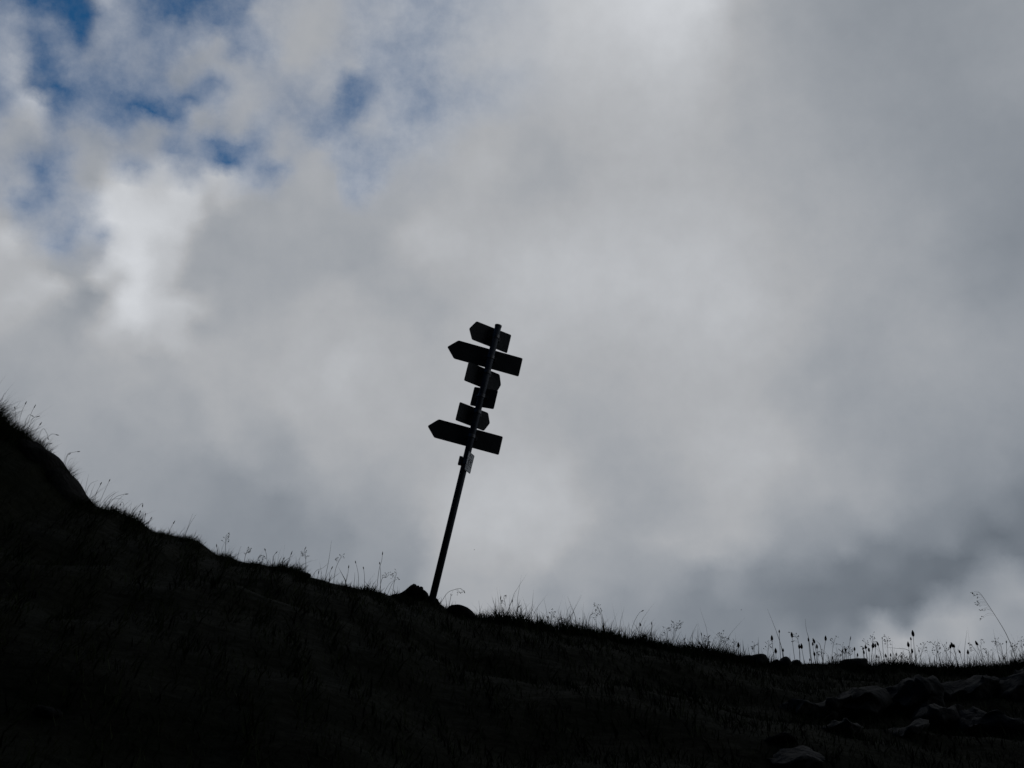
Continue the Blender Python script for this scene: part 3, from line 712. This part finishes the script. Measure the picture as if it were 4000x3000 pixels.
# airy flower panicles
stalk([(3974,2592),(3958,2541),(3929,2474),(3896,2418),(3859,2361),(3835,2325),(3820,2311)], 'big', 1.0, 'giant arching grass stalk leaning left at the right edge of the frame')
stalk([(3125,2588),(3124,2545),(3117,2500),(3100,2476)], 'panicle', 1.0, None)
PN = [[(2612,2520),(2608,2480),(2603,2455)],[(2624,2522),(2632,2470),(2634,2436)],[(2626,2524),(2640,2462),(2657,2434)],[(2846,2558),(2836,2515),(2828,2491)],[(2804,2550),(2812,2510),(2817,2472)],
 [(2868,2562),(2868,2520),(2862,2506)],[(2946,2576),(2946,2545),(2948,2518)],[(2994,2580),(3001,2535),(3004,2508)],[(3247,2590),(3252,2540),(3262,2492)],[(3296,2590),(3292,2550),(3290,2520)],
 [(3325,2582),(3321,2555),(3319,2530)],[(3388,2596),(3384,2550),(3380,2506)],[(3402,2598),(3407,2540),(3408,2485)],[(3471,2592),(3468,2540),(3465,2492)],[(3315,2588),(3306,2560),(3301,2540)],
 [(3679,2606),(3662,2545),(3651,2514)],[(3588,2602),(3600,2550),(3612,2516)],[(3697,2606),(3696,2565),(3695,2523)],[(3848,2606),(3820,2555),(3791,2514)],[(3845,2606),(3832,2540),(3833,2507)],
 [(3858,2606),(3861,2575),(3862,2543)],[(3921,2604),(3916,2550),(3905,2514),(3888,2503)],[(3945,2602),(3952,2550),(3956,2516)],[(3925,2604),(3928,2585),(3930,2572)],[(3993,2592),(3992,2540),(3987,2499)],
 [(2203,2464),(2203,2430),(2206,2416),(2196,2416)],[(2148,2452),(2154,2410),(2160,2389)],[(2360,2484),(2349,2409),(2333,2365)],[(2294,2472),(2302,2415),(2312,2399),(2330,2393)],
 [(1480,2312),(1492,2262),(1508,2256),(1520,2243)],[(1531,2328),(1540,2275),(1550,2237)],[(1714,2360),(1746,2318),(1775,2303),(1798,2299),(1807,2306)],[(1982,2424),(1975,2365),(1967,2332)],
 [(1195,2246),(1194,2180),(1188,2151)],[(1302,2276),(1312,2220),(1335,2171)],[(880,2173),(881,2130),(883,2091)],[(953,2194),(960,2165),(970,2145)],[(1020,2204),(1010,2180),(1018,2172),(1024,2170)],
 [(3657,2606),(3659,2560),(3661,2532)],[(2764,2546),(2757,2508),(2762,2490)],[(3213,2590),(3210,2560),(3206,2545)],[(3272,2592),(3268,2570),(3276,2556)],[(3540,2598),(3536,2575),(3533,2560)]]
for p in PN: stalk(p, 'panicle')
# wheat-like single spikes
SPK = [[(1470,2310),(1480,2230),(1491,2190),(1494,2162)],[(1486,2312),(1487,2240),(1483,2200)],[(1402,2298),(1399,2240),(1389,2196)],[(1423,2303),(1424,2255),(1420,2219)],[(1347,2286),(1358,2245),(1362,2214)],
 [(1062,2213),(1068,2175),(1080,2158)],[(1120,2222),(1130,2185),(1139,2160)],[(1045,2208),(1041,2170),(1035,2147)],[(2477,2504),(2467,2470),(2477,2431),(2495,2397),(2510,2386)],[(2006,2428),(2006,2395),(2001,2347)],
 [(1947,2420),(1953,2370),(1956,2336)],[(2008,2428),(2013,2390),(2030,2368)],[(2648,2528),(2658,2508),(2674,2495)],[(2748,2543),(2744,2505),(2740,2477)],[(2543,2512),(2545,2475),(2545,2435)],
 [(654,2087),(668,2062),(680,2040)],[(557,2048),(564,2030),(568,2010)],[(578,2058),(582,2040),(591,2024)],[(852,2168),(849,2150),(846,2131)],[(1100,2219),(1104,2196),(1109,2181)],
 [(1238,2262),(1242,2250),(1245,2235)],[(1285,2272),(1288,2240),(1297,2218)],[(3313,2586),(3316,2535),(3322,2494)],[(3603,2604),(3596,2565),(3590,2542)],[(405,1985),(448,1945),(480,1932),(495,1930)],
 [(387,1980),(395,1950),(428,1876)],[(370,1972),(376,1930),(394,1890)],[(481,2008),(484,1975),(476,1960),(470,1972)],[(503,2016),(540,1980),(557,1966),(557,1976)],[(246,1800),(262,1778),(290,1766),(307,1764)],
 [(252,1806),(262,1785),(272,1773)],[(65,1660),(85,1610),(101,1574)],[(60,1660),(61,1625),(58,1594)],[(95,1680),(120,1620),(136,1587)],[(140,1718),(165,1677),(182,1690),(188,1713)],[(150,1730),(195,1700),(224,1699)],
 [(100,1680),(125,1640),(148,1627)],[(80,1672),(110,1625),(127,1625)],[(120,1690),(150,1668),(159,1655)],[(165,1735),(180,1738),(197,1733)]]
for p in SPK: stalk(p, 'spike')
# bare stems and needles
BR = [([(3060,2570),(3053,2531),(3030,2460),(2998,2379)],1.9,'long straight bare needle leaning left behind the domed stone'),([(3172,2592),(3160,2500),(3150,2460),(3145,2416)],1.5,'tall needle beside a seed head right of the low stones'),
 ([(3764,2606),(3768,2540),(3777,2463)],1.5,'tall bare needle leaning right left of the giant arching stalk'),([(2964,2584),(2963,2530),(2962,2488)],1.8,'short thick spike standing before the long pale stone'),
 ([(1266,2268),(1282,2200),(1290,2150),(1295,2111)],1.0,'tall thin stem with a bowed blade crossing it, left of the signpost'),([(1213,2250),(1235,2230),(1262,2218),(1282,2200)],1.0,'long bowed blade rising from the thin flat stone'),
 ([(718,2100),(734,2060),(754,2004)],1.0,'left needle of the crossed pair on the left slope'),([(716,2100),(738,2055),(767,2008)],1.0,'right needle of the crossed pair on the left slope'),
 ([(924,2190),(932,2160),(942,2133)],1.2,None),([(2253,2466),(2247,2410),(2230,2365),(2217,2330)],1.4,'tall bare stem bending left over a second stem, middle of the crest'),
 ([(2200,2464),(2208,2420),(2219,2380),(2230,2367)],1.0,'thin stem meeting the tall bent stem at its joint, middle of the crest'),([(2172,2460),(2184,2422),(2202,2400)],.9,None),([(2275,2468),(2280,2420),(2284,2392)],1.6,None),
 ([(2362,2484),(2358,2440),(2351,2396)],3.6,'broad dark leaf standing tall in the middle of the crest'),([(2361,2484),(2357,2450),(2347,2425)],3.0,'shorter broad leaf beside the tall broad leaf on the crest'),
 ([(2449,2500),(2453,2460),(2455,2431)],1.0,None),([(2458,2500),(2459,2465),(2458,2440)],1.3,None),([(2551,2512),(2557,2480),(2564,2458)],1.2,None),([(2684,2534),(2702,2480),(2725,2434)],1.0,None),
 ([(2702,2536),(2706,2480),(2718,2458)],.8,None),([(2776,2548),(2768,2515),(2761,2500)],.8,None),([(2442,2500),(2443,2470),(2444,2445)],2.2,None),([(2426,2498),(2430,2470),(2437,2452)],1.4,None),
 ([(2049,2438),(2054,2392),(2055,2355)],1.3,None),([(2066,2440),(2064,2405),(2054,2392)],1.2,None),([(2112,2446),(2112,2420),(2113,2397)],2.4,None),([(2037,2434),(2039,2405),(2037,2380)],2.2,None),
 ([(3218,2592),(3205,2526),(3196,2510),(3187,2502)],1.5,'bent needle arching left beside the narrow oval head'),([(3488,2592),(3487,2550),(3484,2504)],1.4,None),
 ([(3556,2598),(3551,2543),(3496,2532),(3457,2527)],1.3,'stem snapped over to lie almost level between two stands of seed heads'),([(3657,2606),(3660,2550),(3663,2496)],1.1,None),([(3680,2606),(3668,2565),(3656,2535)],1.2,None),
 ([(3640,2606),(3628,2565),(3617,2525)],1.0,None),([(3651,2606),(3650,2580),(3651,2562)],2.6,None),([(3744,2606),(3733,2575),(3715,2545)],1.5,None),([(3722,2606),(3720,2590),(3715,2574)],2.6,None),
 ([(3843,2606),(3838,2560),(3827,2535)],1.3,None),([(3956,2598),(3950,2562),(3952,2545)],1.0,None),([(3571,2600),(3577,2560),(3576,2530)],2.0,None),([(3582,2602),(3580,2570),(3577,2540)],2.2,None),
 ([(331,1945),(336,1900),(347,1851)],1.0,None),([(325,1935),(350,1895),(383,1876)],1.0,None),([(358,1965),(374,1930),(394,1892)],1.1,None),([(311,1912),(317,1890),(324,1871)],.9,None),([(387,1982),(425,1945),(463,1919)],1.0,None),
 ([(380,1978),(415,1945),(448,1919)],1.0,None),([(481,2009),(498,1985),(515,1963)],.9,None),([(392,1982),(430,1955),(465,1948),(484,1952)],.9,None),([(246,1815),(270,1800),(289,1789)],.8,None),([(262,1856),(280,1848),(300,1849)],.8,None),
 ([(346,1962),(356,1925),(372,1888)],1.0,None),([(400,1984),(420,1950),(452,1924)],.9,None),([(1510,2322),(1532,2280),(1552,2260)],1.0,None),([(1496,2316),(1520,2282),(1548,2262)],.9,None),([(1345,2286),(1352,2262),(1355,2240)],.9,None),
 ([(1380,2294),(1385,2262),(1386,2236)],1.2,None),([(1900,2416),(1905,2388),(1906,2368)],1.2,None),([(1930,2420),(1930,2395),(1931,2375)],1.4,None),([(1712,2362),(1722,2350),(1725,2335)],1.8,None),([(1875,2412),(1873,2375),(1870,2345)],.8,None)]
for p, sz, lb in BR: stalk(p, 'bare', sz, lb)
# labels: kind, size, lean and the nearest landmark make each one findable
LAND = [(-100,'at the upper left edge'),(240,'by the left rock knobs'),(330,'below the left rock knobs'),(600,'on the left slope'),(1130,'near the thin flat stone'),(1330,'left of the signpost'),
        (1700,'just right of the signpost'),(2100,'by the fuzzy seed clock'),(2240,'by the tall broad leaf'),(2420,'right of the broad leaf'),(2690,'left of the long pale stone'),
        (2950,'among the right skyline stones'),(3140,'left of the flat-topped block'),(3276,'around the flat-topped block'),(3395,'just right of the flat-topped block'),(3530,'under the tallest seed head'),
        (3640,'well right of the tallest seed head'),(3830,'beside the giant arching stalk')]
KN = {'head': ('plantain_stalk', 'seed head', 'dark oval seed head'), 'clock': ('dandelion', 'seed clock', 'seed clock'), 'panicle': ('grass_panicle', 'grass stalk', 'airy grass panicle'),
      'big': ('grass_panicle', 'grass stalk', 'grass stalk'), 'spike': ('grass_spike', 'grass stalk', 'narrow grass ear'), 'bare': ('bare_stem', 'grass stem', 'bare grass stem')}
ORD = ['first','second','third','fourth','fifth','sixth','seventh','eighth','ninth','tenth','eleventh','twelfth','thirteenth','fourteenth']
GRP = {'head': 'dark seed heads standing on the crest', 'clock': None, 'panicle': 'airy grass panicles on the crest', 'big': None, 'spike': 'thin grass ears on the crest', 'bare': 'bare grass stems on the crest'}
def zone(px):
    z = 0
    for i, (s, _) in enumerate(LAND):
        if px >= s: z = i
    return z
def tipx(it): return it[2][-1][0]
from collections import defaultdict
buckets = defaultdict(list)
for i, it in enumerate(items):
    if it[4] is None:
        buckets[(it[0], zone(tipx(it)))].append(i)
labels = {}
for (k, z), ids in buckets.items():
    ids.sort(key=lambda i: tipx(items[i]))
    nk = KN[k][2]
    for r_, i in enumerate(ids):
        it = items[i]
        lean = lean_word(it[1], it[2][-1])
        if len(ids) == 1: labels[i] = f'{lean} {nk} {LAND[z][1]}'
        else: labels[i] = f'{lean} {nk}, {ORD[r_]} from left {LAND[z][1]}'
for i, it in enumerate(items):
    kind, b, path, ex_, lab = it
    nm, cat, _ = KN[kind]
    Y0 = base_depth(b[0]) - random.uniform(0, .08)
    B3 = at(b[0], b[1] + 4, Y0)
    hz = float(height(B3.x, B3.y)); B3.z = min(B3.z, hz) - 0.01
    dyt = random.uniform(-0.04, 0.05)
    P3 = [B3] + [at(x, y, Y0 + dyt * (q + 1) / len(path)) for q, (x, y) in enumerate(path)]
    u2m = Y0 / FPX * 1.04
    props = dict(label=lab or labels[i], category=cat)
    if GRP[kind]: props['group'] = GRP[kind]
    root = empty(nm, B3, **props)
    loc = [p - B3 for p in P3]
    V, F = [], []
    if kind in ('head', 'clock'):
        ln, wd = ex_
        ln, wd = ln * u2m * 1.2, wd * u2m * 1.3
        d = (loc[1] - loc[0])
        up = Vector((d.x * 0.6 + random.uniform(-.05, .05) * d.length, 0, d.z)).normalized()
        if kind == 'head' and d.x < -0.01: up = Vector((-0.30, 0, 1)).normalized()
        hb = loc[1] - up * ln / 2
        mid = loc[0].lerp(hb, .55) + Vector((-(hb.x) * 0.12 + random.uniform(-.004, .004), 0, 0))
        tube(V, F, curve_pts([loc[0], mid, hb + up * ln * .15], 6), STEM_W * .62, STEM_W * .42, 5)
        mesh_obj('stem', V, F, 'stalk', root)
        V, F = [], []
        if kind == 'head':
            spindle(V, F, hb, up, ln, wd, 9, 9, 0.12, 0.40)
            mesh_obj('seed_head', V, F, 'seed', root)
        else:
            spindle(V, F, hb + up * ln * .35, up, ln * .35, wd * .35, 6, 5)
            c = hb + up * ln * .5
            for q in range(70):
                v = Vector((random.gauss(0, 1), random.gauss(0, 1), random.gauss(0, 1))).normalized()
                tube(V, F, [c, c + v * wd * random.uniform(.4, .62)], .0005, .0003, 3)
            mesh_obj('seed_clock', V, F, 'spike', root)
        continue
    cur = curve_pts(loc, 7)
    if kind == 'bare':
        r0 = STEM_W * .5 * ex_
        tube(V, F, cur, r0, .0004 if ex_ < 2 else .0005, 4)
        mesh_obj('stem', V, F, 'stalk', root)
        continue
    thick = .8 if kind == 'big' else .5
    if b[0] < 520: thick = .34
    tube(V, F, cur, STEM_W * thick, STEM_W * min(thick, .3) * .9, 5)
    mesh_obj('stem', V, F, 'stalk', root)
    V, F = [], []
    tip = cur[-1]; td = (cur[-1] - cur[-3]).normalized()
    if kind == 'spike':
        L0 = random.uniform(12, 20) * u2m
        spindle(V, F, tip - td * L0 * .5, td, L0, 3.6 * u2m, 6, 6, .25, .45)
        for q in range(4):
            v = (td + Vector((random.uniform(-.5, .5), random.uniform(-.5, .5), 0))).normalized()
            spindle(V, F, tip - td * L0 * random.uniform(0, .5), v, 6 * u2m, 2 * u2m, 4, 4)
        mesh_obj('ear', V, F, 'spike', root)
    else:
        big = kind == 'big'
        total = sum((cur[q + 1] - cur[q]).length for q in range(len(cur) - 1))
        reach = total * (.36 if big else min(.5, 42 * u2m / total))
        nb = 15 if big else random.randint(7, 12)
        for q in range(nb):
            s = reach * (q / nb) ** 0.9
            # walk back from the tip
            k = len(cur) - 1; rem = s
            while k > 1 and (cur[k] - cur[k - 1]).length < rem:
                rem -= (cur[k] - cur[k - 1]).length; k -= 1
            p = cur[k].lerp(cur[k - 1], min(1, rem / max(1e-6, (cur[k] - cur[k - 1]).length)))
            side = -1 if big and random.random() < .8 else random.choice((-1, 1))
            bl = (random.uniform(6, 13) + s / u2m * .22) * u2m if not big else (random.uniform(12, 26) + s / u2m * .30) * u2m
            v = (td * (.5 if big else 1.0) + Vector((side * random.uniform(.4, 1), random.uniform(-.5, .5), random.uniform(-.3, .3)))).normalized()
            e = p + v * bl + Vector((0, 0, -bl * (.35 if big else .15)))
            tube(V, F, curve_pts([p, p.lerp(e, .5) + Vector((0, 0, bl * .14)), e], 3), .0006, .0005, 3)
            for _ in range(3 if big else 2):
                jit = Vector((random.uniform(-1, 1), random.uniform(-1, 1), random.uniform(-1, 1))) * 3.5 * u2m
                v2 = (v + Vector((random.uniform(-.6, .6), 0, random.uniform(-.9, .1)))).normalized()
                spindle(V, F, e + jit, v2, random.uniform(4, 7.5) * u2m, random.uniform(1.8, 3.0) * u2m, 5, 4)
        mesh_obj('panicle', V, F, 'spike', root)

# two insects in the air, as the photograph shows
for (px, py, Y0, lab) in ((2896, 2383, 7.5, 'tiny dark insect in the air above the right skyline'), (1853, 2148, 7.8, 'tiny dark insect in the air right of the signpost pole')):
    p = at(px, py, Y0)
    r_ = empty('flying_insect', p, label=lab, category='insect')
    V, F = [], []
    spindle(V, F, Vector((-.004, 0, 0)), Vector((1, 0, .2)), .008, .003, 6, 6)
    mesh_obj('body', V, F, 'seed', r_)
    for s in (-1, 1):
        V, F = [], []
        spindle(V, F, Vector((0, s * .001, .001)), Vector((-.4, s, .5)), .006, .002, 5, 5)
        mesh_obj('wing', V, F, 'spike', r_)
print('TOTAL', len(items), 'stalks')
